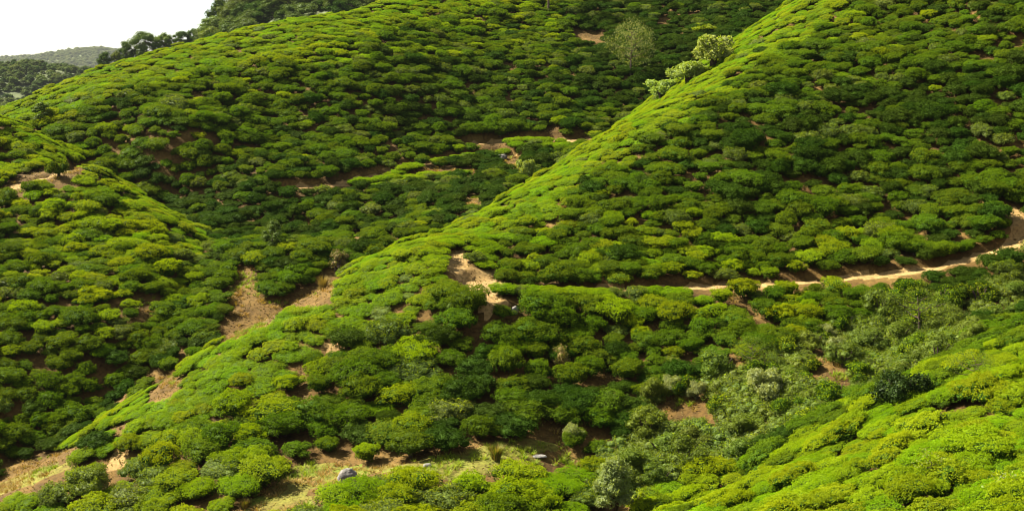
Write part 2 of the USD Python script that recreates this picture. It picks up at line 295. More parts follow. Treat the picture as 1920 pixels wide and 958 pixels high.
# the far land, one sheet to the horizon
RIDGES = [(3000.0, 700.0, [(-700, 155), (-200, 123), (0, 112), (60, 109), (100, 103), (150, 95), (190, 93), (220, 98), (320, 109), (500, 130), (900, 155), (2500, 145)]),
          (620.0, 110.0, [(-700, 100), (-200, 122), (0, 132), (60, 128), (110, 136), (160, 140), (200, 160), (260, 178), (340, 215), (600, 300)]),
          (330.0, 150.0, [(150, 175), (210, 135), (300, 112), (380, 92), (430, 62), (500, 22), (560, -10), (640, -45), (760, -90), (1100, -170), (1700, -140), (2500, 0)])]
def far_height(x, y):
    z = np.full(x.shape, -9.0)
    for yk, wk, prof in RIDGES:
        p = np.array([world(u, v, yk) for u, v in prof])
        crest = np.interp(x / np.maximum(y, 20.0) * yk, p[:, 0], p[:, 2], left=-9.0, right=p[-1, 2])
        z = smax(z, -9.0 + (crest + 9.0) * np.exp(-((y - yk) / wk) ** 2), 3.0)
    r = np.hypot(x, y)
    z = z + (fbm(np.stack([x, y, 0 * x], -1) / 60.0, 4, 21) - 0.5) * np.clip((r - 180) / 200, 0, 1) * 9.0
    return z
ang = np.radians(np.concatenate([np.arange(-180, -40, 4.0), np.arange(-40, 40, 0.35), np.arange(40, 181, 4.0)])); rad = 40 * (4700 / 40.0) ** (np.arange(170) / 169.0)
RA, AN = np.meshgrid(rad, ang, indexing='ij'); FX, FY = RA * np.sin(AN), RA * np.cos(AN); FZ = far_height(FX, FY)
inner = (FX > -66) & (FX < 80) & (FY > -16) & (FY < 150); FZ = np.where(inner, -12.0, FZ)
fi = np.arange(FX.size).reshape(FX.shape)
tag(define('/World/far_hills', (np.stack([FX, FY, FZ], -1).reshape(-1, 3), np.stack([fi[:-1, :-1], fi[:-1, 1:], fi[1:, 1:], fi[1:, :-1]], -1).reshape(-1, 4)), FARG, True), kind='structure')

# ------------------------------------------------------------------ builders of plants
def leaf_cards(P, N, size, rng, droop=0.35, width=0.5, fold=0.18):
    """One small folded leaf (two triangles) at each point, pointing outward and a little sideways."""
    n = len(P)
    r = rng.normal(size=(n, 3)); t = np.cross(N, r); t /= np.linalg.norm(t, axis=1, keepdims=True) + 1e-9
    d = t + N * rng.uniform(0.1, 1.0, (n, 1)); d[:, 2] -= droop * rng.random(n); d /= np.linalg.norm(d, axis=1, keepdims=True)
    s = np.cross(d, N + 0.5 * rng.normal(size=(n, 3))); s /= np.linalg.norm(s, axis=1, keepdims=True) + 1e-9
    up = np.cross(s, d)
    L = size * rng.uniform(0.7, 1.3, (n, 1)); W = L * width * 0.5
    a, tip = P, P + d * L; m = P + d * L * 0.45 + up * L * fold
    v = np.stack([a, m + s * W, tip, m - s * W], 1).reshape(-1, 3)
    b = np.arange(n)[:, None] * 4
    return v, np.concatenate([b + [0, 1, 2], b + [0, 2, 3]], 0)
def tube(pts, radii, sides=5):
    p = np.asarray(pts, float); t = np.gradient(p, axis=0); t /= np.linalg.norm(t, axis=1, keepdims=True) + 1e-9
    a = np.cross(t, np.where(np.abs(t[:, 2:]) < 0.9, [[0, 0, 1.0]], [[1.0, 0, 0]])); a /= np.linalg.norm(a, axis=1, keepdims=True) + 1e-9
    b = np.cross(t, a); an = np.arange(sides) * 2 * np.pi / sides
    v = p[:, None] + np.asarray(radii)[:, None, None] * (np.cos(an)[None, :, None] * a[:, None] + np.sin(an)[None, :, None] * b[:, None])
    i, j = np.meshgrid(np.arange(len(p) - 1), np.arange(sides), indexing='ij')
    q = np.stack([i * sides + j, i * sides + (j + 1) % sides, (i + 1) * sides + (j + 1) % sides, (i + 1) * sides + j], -1).reshape(-1, 4)
    return v.reshape(-1, 3), np.vstack([q[:, [0, 1, 2]], q[:, [0, 2, 3]]])
def join(parts):
    V, Fs, n = [], [], 0
    for v, f in parts:
        V.append(v); Fs.append(np.asarray(f) + n); n += len(v)
    return np.concatenate(V), np.concatenate(Fs)
import trimesh
ICO = trimesh.creation.icosphere(1); ICO_V, ICO_F = np.array(ICO.vertices), np.array(ICO.faces)
def blob_points(lobes, n, rng, top=0.5, bottom=-0.55):
    """Points and outward directions spread over the outer skin of a union of ellipsoids."""
    C = np.array([l[:3] for l in lobes]); R = np.array([l[3:6] for l in lobes])
    area = (R[:, 0] * R[:, 1] + R[:, 0] * R[:, 2]); out_p, out_n = [], []
    total = 0
    while total < n:
        k = rng.choice(len(C), size=n, p=area / area.sum())
        d = rng.normal(size=(n, 3)); d /= np.linalg.norm(d, axis=1, keepdims=True)
        keep = (d[:, 2] > bottom) & (rng.random(n) < np.where(d[:, 2] > 0, 1.0, top)); k, d = k[keep], d[keep]
        p = C[k] + d * R[k]
        q = (((p[:, None] - C[None]) / R[None]) ** 2).sum(-1); q[np.arange(len(k)), k] = 9
        m = (q > 0.86).all(1) & (p[:, 2] > 0.06)
        p, nn = p[m], (d / R[k])[m]; nn /= np.linalg.norm(nn, axis=1, keepdims=True)
        out_p.append(p); out_n.append(nn); total += len(p)
    return np.concatenate(out_p)[:n], np.concatenate(out_n)[:n]
def sprays(lobes, n, tufts, rng, R, top=0.6, bottom=-0.8):
    n_in = int(n * 0.3); P, N = blob_points(lobes, n_in, rng, top, bottom); P = P + N * rng.normal(-0.08, 0.03, (len(P), 1)) * R
    TP, TN = blob_points(lobes, tufts, rng, top, bottom); TP = TP + TN * rng.uniform(-0.05, 0.08, (tufts, 1)) * R
    k = rng.integers(0, tufts, n - n_in); s = rng.normal(size=(n - n_in, 3)) * rng.uniform(0.05, 0.09, tufts)[k][:, None] * R
    s = s - TN[k] * (s * TN[k]).sum(1, keepdims=True) * 0.5; sn = TN[k] + s * 6.0 / R
    return np.concatenate([P, TP[k] + s - TN[k] * (s ** 2).sum(1, keepdims=True) * 4.0 / R]), np.concatenate([N, sn / np.linalg.norm(sn, axis=1, keepdims=True)])
def core(lobes, scale=0.8):
    return join([(np.array(l[:3]) + ICO_V * np.array(l[3:6]) * scale * (1 + 0.12 * np.sin(7 * ICO_V[:, :1] + 5 * ICO_V[:, 1:2] + i)), ICO_F) for i, l in enumerate(lobes)])
def bush_lobes(rng, R=0.72, H=0.78, n=9, flat=0.75):
    n = n + 6; lobes = [(0, 0, H * 0.5, R * 0.78, R * 0.78, H * 0.38)]
    for i in range(n):
        a = i * 2.4 + rng.uniform(-0.5, 0.5); r = R * rng.uniform(0.15, 0.86)
        h = H * (1.0 - 0.30 * (r / R) ** 2) * rng.uniform(0.80, 1.12); rr = R * rng.uniform(0.20, 0.36)
        lobes.append((r * np.cos(a), r * np.sin(a), h - rr * flat, rr * 1.15, rr * 1.15, rr * flat))
    lobes.append((rng.uniform(-.1, .1), rng.uniform(-.1, .1), H * 0.74, R * 0.45, R * 0.45, H * 0.28))
    return lobes
def stems(rng, R, H, n=6, r0=0.022):
    parts = []
    for i in range(n):
        a = rng.uniform(0, 2 * np.pi); e = R * rng.uniform(0.25, 0.62); b = R * 0.08
        p = np.array([[b * np.cos(a), b * np.sin(a), -0.18], [b * 1.6 * np.cos(a + .3), b * 1.6 * np.sin(a + .3), H * 0.18], [e * 0.55 * np.cos(a + .1), e * 0.55 * np.sin(a + .1), H * 0.4], [e * np.cos(a), e * np.sin(a), H * 0.72]])
        parts.append(tube(p, [r0 * 1.5, r0 * 1.2, r0 * 0.9, r0 * 0.4], 4))
    return join(parts)
def class_prim(path):
    p = stage.OverridePrim(path); p.SetSpecifier(Sdf.SpecifierClass); p.SetTypeName('Xform'); return path
stage.OverridePrim('/World/Looks')
def make_bush(path, seed, old, new, fresh, n=2400, size=0.066, tufts=105, clip=0.62, puff=1.35, R=0.72, H=0.78, lobes_n=9, with_stem=True, core_scale=0.68):
    rng = np.random.default_rng(seed)
    lobes = bush_lobes(rng, R, H, lobes_n)
    n_in = int(n * 0.3); P, N = blob_points(lobes, n_in, rng); P = P + N * rng.normal(-0.075, 0.03, (len(P), 1))      # the inner leaves
    TP, TN = blob_points(lobes, tufts, rng, 0.6); TP = TP + TN * rng.uniform(-0.03, 0.05, (tufts, 1)) * puff                      # sprays of leaves standing out of the skin
    k = rng.integers(0, tufts, n - n_in); spread = rng.normal(size=(n - n_in, 3)) * rng.uniform(0.035, 0.06, tufts)[k][:, None]
    out = (spread * TN[k]).sum(1, keepdims=True); spread = spread - TN[k] * out * 0.5; r2 = (spread ** 2).sum(1, keepdims=True)
    P = np.concatenate([P, TP[k] + spread - TN[k] * r2 * 5.0]); sn = TN[k] + spread * 9.0; N = np.concatenate([N, sn / np.linalg.norm(sn, axis=1, keepdims=True)])
    top_ = 0.78 * H; P[:, 2] = np.where(P[:, 2] > top_, top_ + (P[:, 2] - top_) * clip, P[:, 2])        # plucked level on top
    up = np.clip((P[:, 2] / H - 0.40) / 0.35, 0, 1) * np.clip(N[:, 2] + 0.35, 0, 1)
    patchy = noise(P * 4.0 + seed, seed)
    isnew = rng.random(len(P)) < fresh * up * (0.70 + 0.5 * patchy)  # light leaves on top: real flush, plus a painted sunlit top
    N2 = N + np.array([0, 0, 0.5]); N2 /= np.linalg.norm(N2, axis=1, keepdims=True)
    if isnew.sum() < 200: isnew[:] = False
    a = leaf_cards(P[~isnew], N2[~isnew], size, rng)
    cv_, cf_ = core(lobes, core_scale); cv_[:, 2] = np.where(cv_[:, 2] > top_, top_ + (cv_[:, 2] - top_) * clip, cv_[:, 2]) - 0.05
    tag(define(path + '/foliage', join([a, (cv_, cf_)]), old), kind='stuff')
    if isnew.sum() > 3:
        tag(define(path + '/young_shoots', leaf_cards(P[isnew] + N[isnew] * 0.02, N2[isnew], size * 0.95, rng, 0.1), new), kind='stuff')
    if with_stem:
        define(path + '/stem', stems(rng, R, H), BARK)

# ------------------------------------------------------------------ the kinds of tea bush
FRESH_LIT = [0.0, 1.7, 2.4]  # share of light top leaves, raised to brighten the tops as if sunlit
KINDS = []           # class prims: 6 shapes x 3 freshnesses, which also carry painted sun and shade, then 3 dull ones
for s in range(6):
    rr = np.random.default_rng(900 + s)
    R, H, nl = rr.uniform(0.68, 0.80), rr.uniform(0.70, 0.88), int(rr.integers(7, 12))
    for f, fr in enumerate(FRESH_LIT):
        p = class_prim(f'/World/Looks/tea_bush_kind_{s * 3 + f:03d}')
        make_bush(p, 100 + s, L_OLD, (L_MID, L_MID, L_NEW)[f], fr, n=2600, R=R, H=H, lobes_n=nl); KINDS.append(p)
for s in range(3):
    p = class_prim(f'/World/Looks/tea_bush_kind_{18 + s:03d}')
    make_bush(p, 140 + s, L_GREY, L_NEW, 0.22, n=2400, R=0.74, H=0.82, lobes_n=9); KINDS.append(p)

for s in range(4):      # low, closely clipped bushes in light flush that also paints sunlight on the ridges
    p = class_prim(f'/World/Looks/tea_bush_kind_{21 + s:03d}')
    make_bush(p, 160 + s, L_OLD, L_LIT_FLUSH, 3.0, n=3400, size=0.054, R=0.74, H=0.66, lobes_n=12, clip=0.3, puff=0.8, tufts=150); KINDS.append(p)
def rotation(yaw, normal, lean):
    z = np.array([0, 0, 1.0]) * (1 - lean) + np.asarray(normal) * lean; z /= np.linalg.norm(z)
    x = np.array([math.cos(yaw), math.sin(yaw), 0.0]); x -= z * (x @ z); x /= np.linalg.norm(x)
    return np.stack([x, np.cross(z, x), z], 1)
def gmat(pos, R, s):
    m = np.eye(4); m[:3, :3] = (R * np.asarray(s)[None, :]).T; m[3, :3] = pos
    return Gf.Matrix4d(*map(float, m.ravel()))
def quat(R):
    q = Gf.Matrix3d(*map(float, R.T.ravel())).ExtractRotation().GetQuat(); return Gf.Quath(q.GetReal(), *[float(a) for a in q.GetImaginary()])
DZY, DZX = np.gradient(GZ0, STEP)
from scipy.ndimage import gaussian_filter
DZY, DZX = gaussian_filter(DZY, 2.5), gaussian_filter(DZX, 2.5)
def normal_at(x, y):
    n = np.stack([-sample(DZX, x, y), -sample(DZY, x, y), np.ones(np.shape(x))], -1)
    return n / np.linalg.norm(n, axis=-1, keepdims=True)
def instance(name, kind_path, matrix, label, category, group=None):
    x = UsdGeom.Xform.Define(stage, '/World/' + prim_name(name)); x.AddTransformOp().Set(matrix)
    x.GetPrim().GetReferences().AddInternalReference(kind_path); x.GetPrim().SetInstanceable(True)
    return tag(x, label, category, group)
def scatter(name, kinds, pos, rots, scales, index, label, category):
    pi = UsdGeom.PointInstancer.Define(stage, '/World/' + name)
    rel = pi.CreatePrototypesRel()
    for i, k in enumerate(kinds):
        px = UsdGeom.Xform.Define(stage, f'/World/{name}/kinds/kind_{i:03d}'); px.GetPrim().GetReferences().AddInternalReference(k); rel.AddTarget(px.GetPath())
    pi.CreatePositionsAttr(Vt.Vec3fArray.FromNumpy(np.asarray(pos, np.float32))); pi.CreateScalesAttr(Vt.Vec3fArray.FromNumpy(np.asarray(scales, np.float32)))
    pi.CreateOrientationsAttr(Vt.QuathArray([quat(r) for r in rots])); pi.CreateProtoIndicesAttr(Vt.IntArray.FromNumpy(np.asarray(index, np.int32)))
    return tag(pi, label, category, None, 'stuff')

# ------------------------------------------------------------------ where plants stand
rng = np.random.default_rng(7)
WILD = Polygon([(1100, 960), (1110, 900), (1190, 800), (1225, 745), (1350, 700), (1500, 650), (1620, 615), (1690, 560), (1800, 555), (1940, 500), (1940, 590), (1800, 655), (1650, 725), (1500, 815), (1350, 890), (1190, 960)])
NC = 300000
cx, cy = rng.uniform(-60, 70, NC), rng.uniform(18, 150, NC)
def sightline_clearance(p):
    """How far the sight line to each point stays above the land (negative: hidden by it)."""
    best = np.full(len(p), 9.0)
    for t in np.linspace(0.2, 0.97, 44):
        q = np.array([0, 0, CAMZ]) + (p - np.array([0, 0, CAMZ])) * t
        far = np.linalg.norm(p - q, axis=1) > 1.5
        best = np.where(far, np.minimum(best, q[:, 2] - height(q[:, 0], q[:, 1])), best)
    return best
# clipped hedge rows set along the front of the terrace paths and of the footpath
def hedge_row(name, off, step, spans, seed):
    Q, half = PATHS[name]; r = np.random.default_rng(seed); d = np.gradient(Q[:, :2], axis=0); d /= np.linalg.norm(d, axis=1, keepdims=True) + 1e-9
    n = np.column_stack([-d[:, 1], d[:, 0]]); n *= np.where(n[:, 1:2] > 0, -1, 1); s = Q[:, :2] + n * (half + off)
    k = np.arange(0, len(s), max(1, int(step / 0.25))); s = s[k] + r.normal(0, 0.06, (len(k), 2)); u = project(Q[k])[0]
    return s[np.any([(u > a) & (u < b) for a, b in spans], axis=0)]
rows = np.concatenate([hedge_row('back_high', 0.62, 0.6, [(645, 768), (790, 928)], 1), hedge_row('back_low', 0.62, 0.6, [(712, 872)], 2), hedge_row('back_low', 1.45, 0.62, [(700, 880)], 3), hedge_row('back_top', 0.62, 0.6, [(955, 1060)], 4), hedge_row('back_top', 1.4, 0.62, [(950, 1060)], 5), hedge_row('main', 0.72, 0.62, [(938, 1130), (1140, 1285)], 6)])
NR = len(rows); cx, cy = np.concatenate([rows[:, 0], cx]), np.concatenate([rows[:, 1], cy]); forced = np.arange(len(cx)) < NR
cz = height(cx, cy); cp = np.column_stack([cx, cy, cz]); cu, cv, cf = project(cp)
keep = (cu > -260) & (cu < 2180) & (cv > -160) & (cv < 1150) & (cy < 141)
cp, cu, cv, forced = cp[keep], cu[keep], cv[keep], forced[keep]
clear = sightline_clearance(cp + [0, 0, 0.9]); keep = clear > -1.8
cp, cu, cv, clear, forced = cp[keep], cu[keep], cv[keep], clear[keep], forced[keep]
hid = GID[np.clip(((cp[:, 1] - gy[0]) / STEP).round().astype(int), 0, len(gy) - 1), np.clip(((cp[:, 0] - gx[0]) / STEP).round().astype(int), 0, len(gx) - 1)]
onB = (hid == HILLN.index('B'))
wob2 = (fbm(cp * 0.35, 2, 91) - 0.5) * 90
wild = contains_xy(WILD, cu, cv + wob2) & (cp[:, 1] < 60)
kindhere = bare_at(cp)
kindbase = kindhere
for up_, gr_ in ((0.0, 1), (0.35, 2), (0.7, 3)): kindhere = np.where(cp[:, 1] > 68, kindbase, np.maximum(kindhere, bare_at(cp + [0, 0, up_], gr_)))
pdist, pi_ = TREE_PATH.query(cp[:, :2]); pdist = pdist - allhalf[pi_]
patchn = fbm(cp * 0.13, 3, 31)
open_slope = (hid == 0) & (cv > 560) & (cu < 1150)      # the eroded lower nose, where the bushes stand apart
gap = np.where(open_slope, 0.86, np.where(hid == 0, 0.60, 0.62)) + (patchn - 0.5) * 0.3
gap = np.where(onB & ~wild, 0.63, gap); gap = np.where(cp[:, 1] > 85, gap * 1.04, gap)
crest_v = np.interp(cu, [0, 150, 300, 500, 700, 860, 1000, 1200, 1380, 1560], [920, 830, 740, 610, 500, 430, 345, 220, 110, 0])
crest_w = np.interp(cu, [0, 300, 600, 860, 1000, 1200, 1560], [60, 85, 125, 105, 80, 60, 50]) * (1 + 1.0 * (fbm(cp * 0.5, 2, 93) - 0.45)) + rng.normal(0, 14, len(cu))
sky_line = np.interp(cu, [0, 150, 300, 500, 690, 1000], [195, 133, 88, 40, 5, -60])
crest = ((hid == 0) & (cv - crest_v < crest_w) & (cu < 1600)) | ((hid == 2) & (cv - sky_line < 70) & (cu < 900))      # tight low rows along the ridges, leaves coloured as sunlit
crest |= ((hid == 4) & (cv - np.interp(cu, [0, 60, 108], [226, 272, 312]) < 45) & (cu < 130)) | ((hid == 3) & (cv - np.interp(cu, [110, 200, 290, 335, 400], [322, 346, 395, 440, 500]) < 40) & (cu > 90) & (cu < 400))
open_slope &= ~crest; gap = np.where(crest, 0.56, gap)
planted = (kindhere == 0) & (pdist > 0.28) & ~(wild)
erosion = noise(cp * [0.35, 0.35, 0.0], 77) * noise(cp * [1.3, 1.3, 0.0], 78)
# along the open stretches of the footpaths the bushes in front stand far enough back to leave the path in sight
for nm, ranges, hgt in (('main', [(1290, 1960)], 0.52), ('main', [(985, 1290)], 0.3), ('saddle', [(20, 100), (128, 160)], 0.8), ('back_low', [(535, 980)], 0.45), ('back_high', [(645, 990)], 0.45), ('back_top', [(1040, 1100)], 0.7)):
    pu, pv, pf = project(PATHS[nm][0]); o = np.argsort(pu); vpath, fpath = np.interp(cu, pu[o], pv[o]), np.interp(cu, pu[o], pf[o])
    tops = project(cp + [0, 0, hgt])[1]
    for a, b in ranges: planted &= ~((cu > a) & (cu < b) & (cv > vpath) & (tops < vpath + 2) & (np.abs(cp[:, 1] - fpath) < 6) & (pdist < 1.15))
for a, b, c, d in ((608, 698, 885, 938), (1105, 1205, 925, 1010), (84, 150, 326, 352), (1668, 1716, 762, 785), (1712, 1780, 890, 930), (905, 955, 850, 885), (965, 1055, 852, 905), (945, 990, 575, 612), (1172, 1194, 140, 156), (970, 1000, 330, 360)):
    planted &= ~((cu > a) & (cu < b) & (cv > c) & (cv < d) & (clear > -0.5))       # room for the stones, the tall shrubs and the lone trees
planted &= ~((erosion > np.where((hid == 2) | open_slope, 0.66, 0.80)) & ~onB & (cp[:, 1] < 125))
planted |= forced; gap = np.where(forced, 0.45, gap)
order = np.nonzero(planted)[0]
nrm = normal_at(cp[:, 0], cp[:, 1])
# dart throwing, closer together up the slope than along it
cell, GRID, chosen = 1.3, {}, []
for i in order:
    x, y, g = cp[i, 0], cp[i, 1], gap[i]
    nx, ny = nrm[i, 0], nrm[i, 1]; sl = math.hypot(nx, ny) + 1e-6; ux, uy = nx / sl, ny / sl
    ci, cj = int(x // cell), int(y // cell); ok = True
    for a in (-1, 0, 1):
        for b in (-1, 0, 1):
            for (qx, qy) in GRID.get((ci + a, cj + b), ()):
                dx, dy = qx - x, qy - y
                along, down = -dx * uy + dy * ux, dx * ux + dy * uy
                if (along * 0.88) ** 2 + (down * 1.12) ** 2 < g * g: ok = False; break
            if not ok: break
        if not ok: break
    if ok:
        GRID.setdefault((ci, cj), []).append((x, y)); chosen.append(i)
chosen = np.array(chosen)
bp, bu, bv, bclear, bhid, bB, bgap, bn = cp[chosen], cu[chosen], cv[chosen], clear[chosen], hid[chosen], onB[chosen], gap[chosen], nrm[chosen]
nb = len(chosen)
bcrest = crest[chosen]; brow = forced[chosen]
size = rng.uniform(0.70, 1.35, nb) * np.where((rng.random(nb) < 0.12) & ~bB & ~bcrest & ~open_slope[chosen], 1.25, 1.0) * np.where(bB, 1.12, 1.0) * np.clip(bgap, 0.58, 0.82) / 0.90
size = np.where((kindhere[chosen] > 0) & ~brow, size * 0.7, size); size = np.where(brow, rng.uniform(0.62, 0.80, nb), size)
contour = np.arctan2(bn[:, 0], -bn[:, 1])
yaw = contour + rng.normal(0, 0.38, nb) + np.where(rng.random(nb) < 0.5, np.pi, 0)
sx, sy, sz = size * rng.uniform(1.0, 1.4, nb), size * rng.uniform(0.86, 1.1, nb), size * rng.uniform(0.85, 1.30, nb) * np.where(bB, 0.8, 1.0) * np.where(bcrest, 0.72, 1.0)
scale3 = np.column_stack([sx, sy, sz])
lean = np.where(bB | bcrest, 0.9, 0.6)
rots = [rotation(yaw[i], bn[i], lean[i]) for i in range(nb)]
pos = bp - [0, 0, 0.04]
fr = 0.52 + (fbm(bp * 0.09, 3, 41) - 0.5) * 1.3 + rng.normal(0, 0.13, nb)  # leaf freshness, shifted by zone below to paint sun and shade
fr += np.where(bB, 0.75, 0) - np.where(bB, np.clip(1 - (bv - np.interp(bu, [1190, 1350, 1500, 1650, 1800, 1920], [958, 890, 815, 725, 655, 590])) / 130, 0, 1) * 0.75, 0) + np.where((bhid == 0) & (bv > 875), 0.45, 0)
fr += np.where(bcrest, 0.75, 0) - np.where((bhid == 0) & ~bcrest & (bv < 870), 0.06, 0) - np.where((bhid == 0) & (bu > 1350) & (bv < 450), 0.12, 0) - np.where((bhid == 0) & (bv > 600) & (bv < 870) & (bu > 560), 0.06, 0)  # sunlit crest and duller spur face put into leaf tone
fr += np.where((bhid == 2) & (bv < 130) & (bu < 1050), 0.30, 0) - np.where((bhid == 2) & (bu > 1080) & (bv < 210), 0.35, 0) - np.where((bhid == 2) & (bv > 360), 0.15, 0)  # back crest lightened as sunlit, upper right hollow darkened as shaded, by leaf tone
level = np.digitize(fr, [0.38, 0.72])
shape = rng.integers(0, 6, nb)
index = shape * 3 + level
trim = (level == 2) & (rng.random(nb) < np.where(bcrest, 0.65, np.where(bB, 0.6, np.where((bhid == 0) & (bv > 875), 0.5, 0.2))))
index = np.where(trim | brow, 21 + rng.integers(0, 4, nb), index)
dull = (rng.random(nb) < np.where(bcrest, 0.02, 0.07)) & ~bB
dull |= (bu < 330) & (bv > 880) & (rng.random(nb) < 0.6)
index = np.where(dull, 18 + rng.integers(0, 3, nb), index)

su, sv, sf = project(pos + [0, 0, 0.45])
in_view = (su > -15) & (su < 1935) & (sv > -10) & (sv < 968) & (bclear > 0.0)
px = size * 1.5 * F / sf
cand = np.nonzero(in_view & ~bB)[0]
single = cand[np.argsort(-px[cand])[:300]]
is_single = np.zeros(nb, bool); is_single[single] = True

# what a bush can be found by
LANDMARKS = [('the grey boulder', 652, 892), ('the tall pale shrub', 1150, 915), ('the dry grass tussock', 930, 850), ('the sandy clearing', 905, 540), ('the pale pointed stone', 965, 582),
             ('the white flat stone', 1010, 860), ('the long straight soil scar', 1405, 590), ('the left crest scar', 222, 860), ('the scar under clipped rows', 345, 796),
             ('the pale grey shrub', 1255, 722), ('the big silver shrub', 1430, 725), ('the small crest scar', 618, 652), ('the bare level gap', 722, 655), ('the orange soil scar', 562, 697),
             ('the narrow soil gap', 752, 706), ('the long vertical soil scar', 575, 770), ('the brown soil hollow', 1146, 718), ('the soil scar above the flat', 1100, 850), ('the brown gap above the strip', 1035, 795),
             ('the bottom left corner', 30, 940), ('the grassy spur tip', 90, 890), ('the strip\'s left end', 510, 930), ('the strip\'s right end', 1075, 870), ('the footpath hedge', 1040, 545), ('the small yellow-green shrub', 1192, 935)]
LANDMARKS += [('the footpath\'s right bend', 1885, 440), ('the soil nick by the crest', 1395, 220), ('the scar\'s top end', 1350, 542), ('the bright path\'s start', 1285, 537), ('the dusky olive tree', 1411, 660), ('the dark-trunked gully tree', 1724, 590),
              ('the brownish thin shrub', 1045, 675), ('the brown gully clearing', 520, 585), ('the scar\'s lower end', 1465, 630), ('the path at the right edge', 1910, 470), ('the middle of the footpath', 1560, 518), ('the upper soil scar', 1045, 395),
              ('the black-leaved shrub', 1692, 735), ('the brown gap in the gully', 1540, 680), ('the small sandy patch', 1814, 594), ('the soil line below the path', 1236, 622), ('the feathery olive tree', 1822, 700), ('the top of the sandy clearing', 858, 478)]
def pick_out(items, uv, phrase, most=3, reach=190):
    """A label of its own for each item that stands near something one can find."""
    out = {}
    for name, lu, lv in LANDMARKS:
        a, b = uv[:, 0] - lu, (uv[:, 1] - lv) * 1.2
        for words, ok in (('left of', a < -np.abs(b)), ('right of', a > np.abs(b)), ('in front of', b > np.abs(a)), ('behind', -b > np.abs(a))):
            near = [k for k in np.argsort(np.hypot(a, b)) if ok[k] and np.hypot(a[k], b[k]) < reach]
            for rank, k in enumerate(near[:most]):
                if items[k] not in out: out[items[k]] = f"{phrase(items[k])} {('nearest', 'second nearest', 'third nearest')[rank]} {words} {name}"
    return out
def tone_of(i):
    return 'dull grey-green' if 18 <= index[i] < 21 else 'bright yellow-green' if index[i] >= 21 else ('dark green', 'mid green', 'bright yellow-green')[index[i] % 3]
labels = pick_out(list(single), np.column_stack([su, sv])[single], lambda i: tone_of(i) + ' tea bush')
def zone(i):
    u, v = su[i], sv[i]
    if v > 880 and 560 < u < 1110: return 'on the flat in front of the grassy strip'
    if v > 850 and u < 560: return 'on the slope at the bottom left'
    if u < 560: return 'along the low left end of the spur'
    if v > 700 and u < 800: return 'on the eroded nose left of the middle'
    if v > 700 and u < 1110: return 'on the slope above the grassy strip'
    if v > 700: return 'on the lower slope beside the overgrown gully'
    if u < 860: return 'on the spur left of the sandy clearing'
    if v > 540 and u < 1340: return 'on the slope under the footpath'
    if v > 540: return 'between the soil scar and the overgrown gully'
    return 'above the footpath'
for i in single:
    tone = tone_of(i)
    z = zone(i); lab = labels.get(i)
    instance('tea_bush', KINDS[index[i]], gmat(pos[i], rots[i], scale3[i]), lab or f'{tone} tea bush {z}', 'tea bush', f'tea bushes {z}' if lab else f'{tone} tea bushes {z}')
rest = np.nonzero(~is_single & ~bB)[0]
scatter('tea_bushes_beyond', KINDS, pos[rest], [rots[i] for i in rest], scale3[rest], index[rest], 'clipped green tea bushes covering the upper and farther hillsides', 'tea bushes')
rb = np.nonzero(bB)[0]
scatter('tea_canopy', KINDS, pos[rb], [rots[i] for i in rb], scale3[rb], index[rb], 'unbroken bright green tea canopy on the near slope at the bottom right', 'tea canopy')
print('bushes', nb, 'stuff', len(rest), 'canopy', len(rb))

# ------------------------------------------------------------------ shrubs, trees, grass, stones
def make_shrub(path, seed, mat, R, H, n, size, nl=8, stem=True, new=None, fresh=0.0, upright=False):
    r = np.random.default_rng(seed); lobes = []
    for i in range(nl):
        a = r.uniform(0, 2 * np.pi); q = R * math.sqrt(r.random()) * 0.78; z = H * r.uniform(0.35, 0.86) * (1 - 0.35 * (q / R) ** 2)
        if upright: q *= 1 - 0.75 * z / H
        rr = R * r.uniform(0.28, 0.46); lobes.append((q * np.cos(a), q * np.sin(a), z, rr, rr, rr * r.uniform(0.7, 1.0)))
    P, N = sprays(lobes, n, 110, r, R)
    sel = r.random(len(P)) < fresh * np.clip(P[:, 2] / H, 0, 1)
    parts = leaf_cards(P[~sel], N[~sel], size, r)
    tag(define(path + '/foliage', join([parts, core(lobes, 0.7)]), mat), kind='stuff')
    if new is not None and sel.sum() > 3: tag(define(path + '/young_shoots', leaf_cards(P[sel], N[sel], size, r, 0.1), new), kind='stuff')
    if stem: define(path + '/stem', stems(r, R, H, 7, 0.02 + 0.012 * H), BARK)
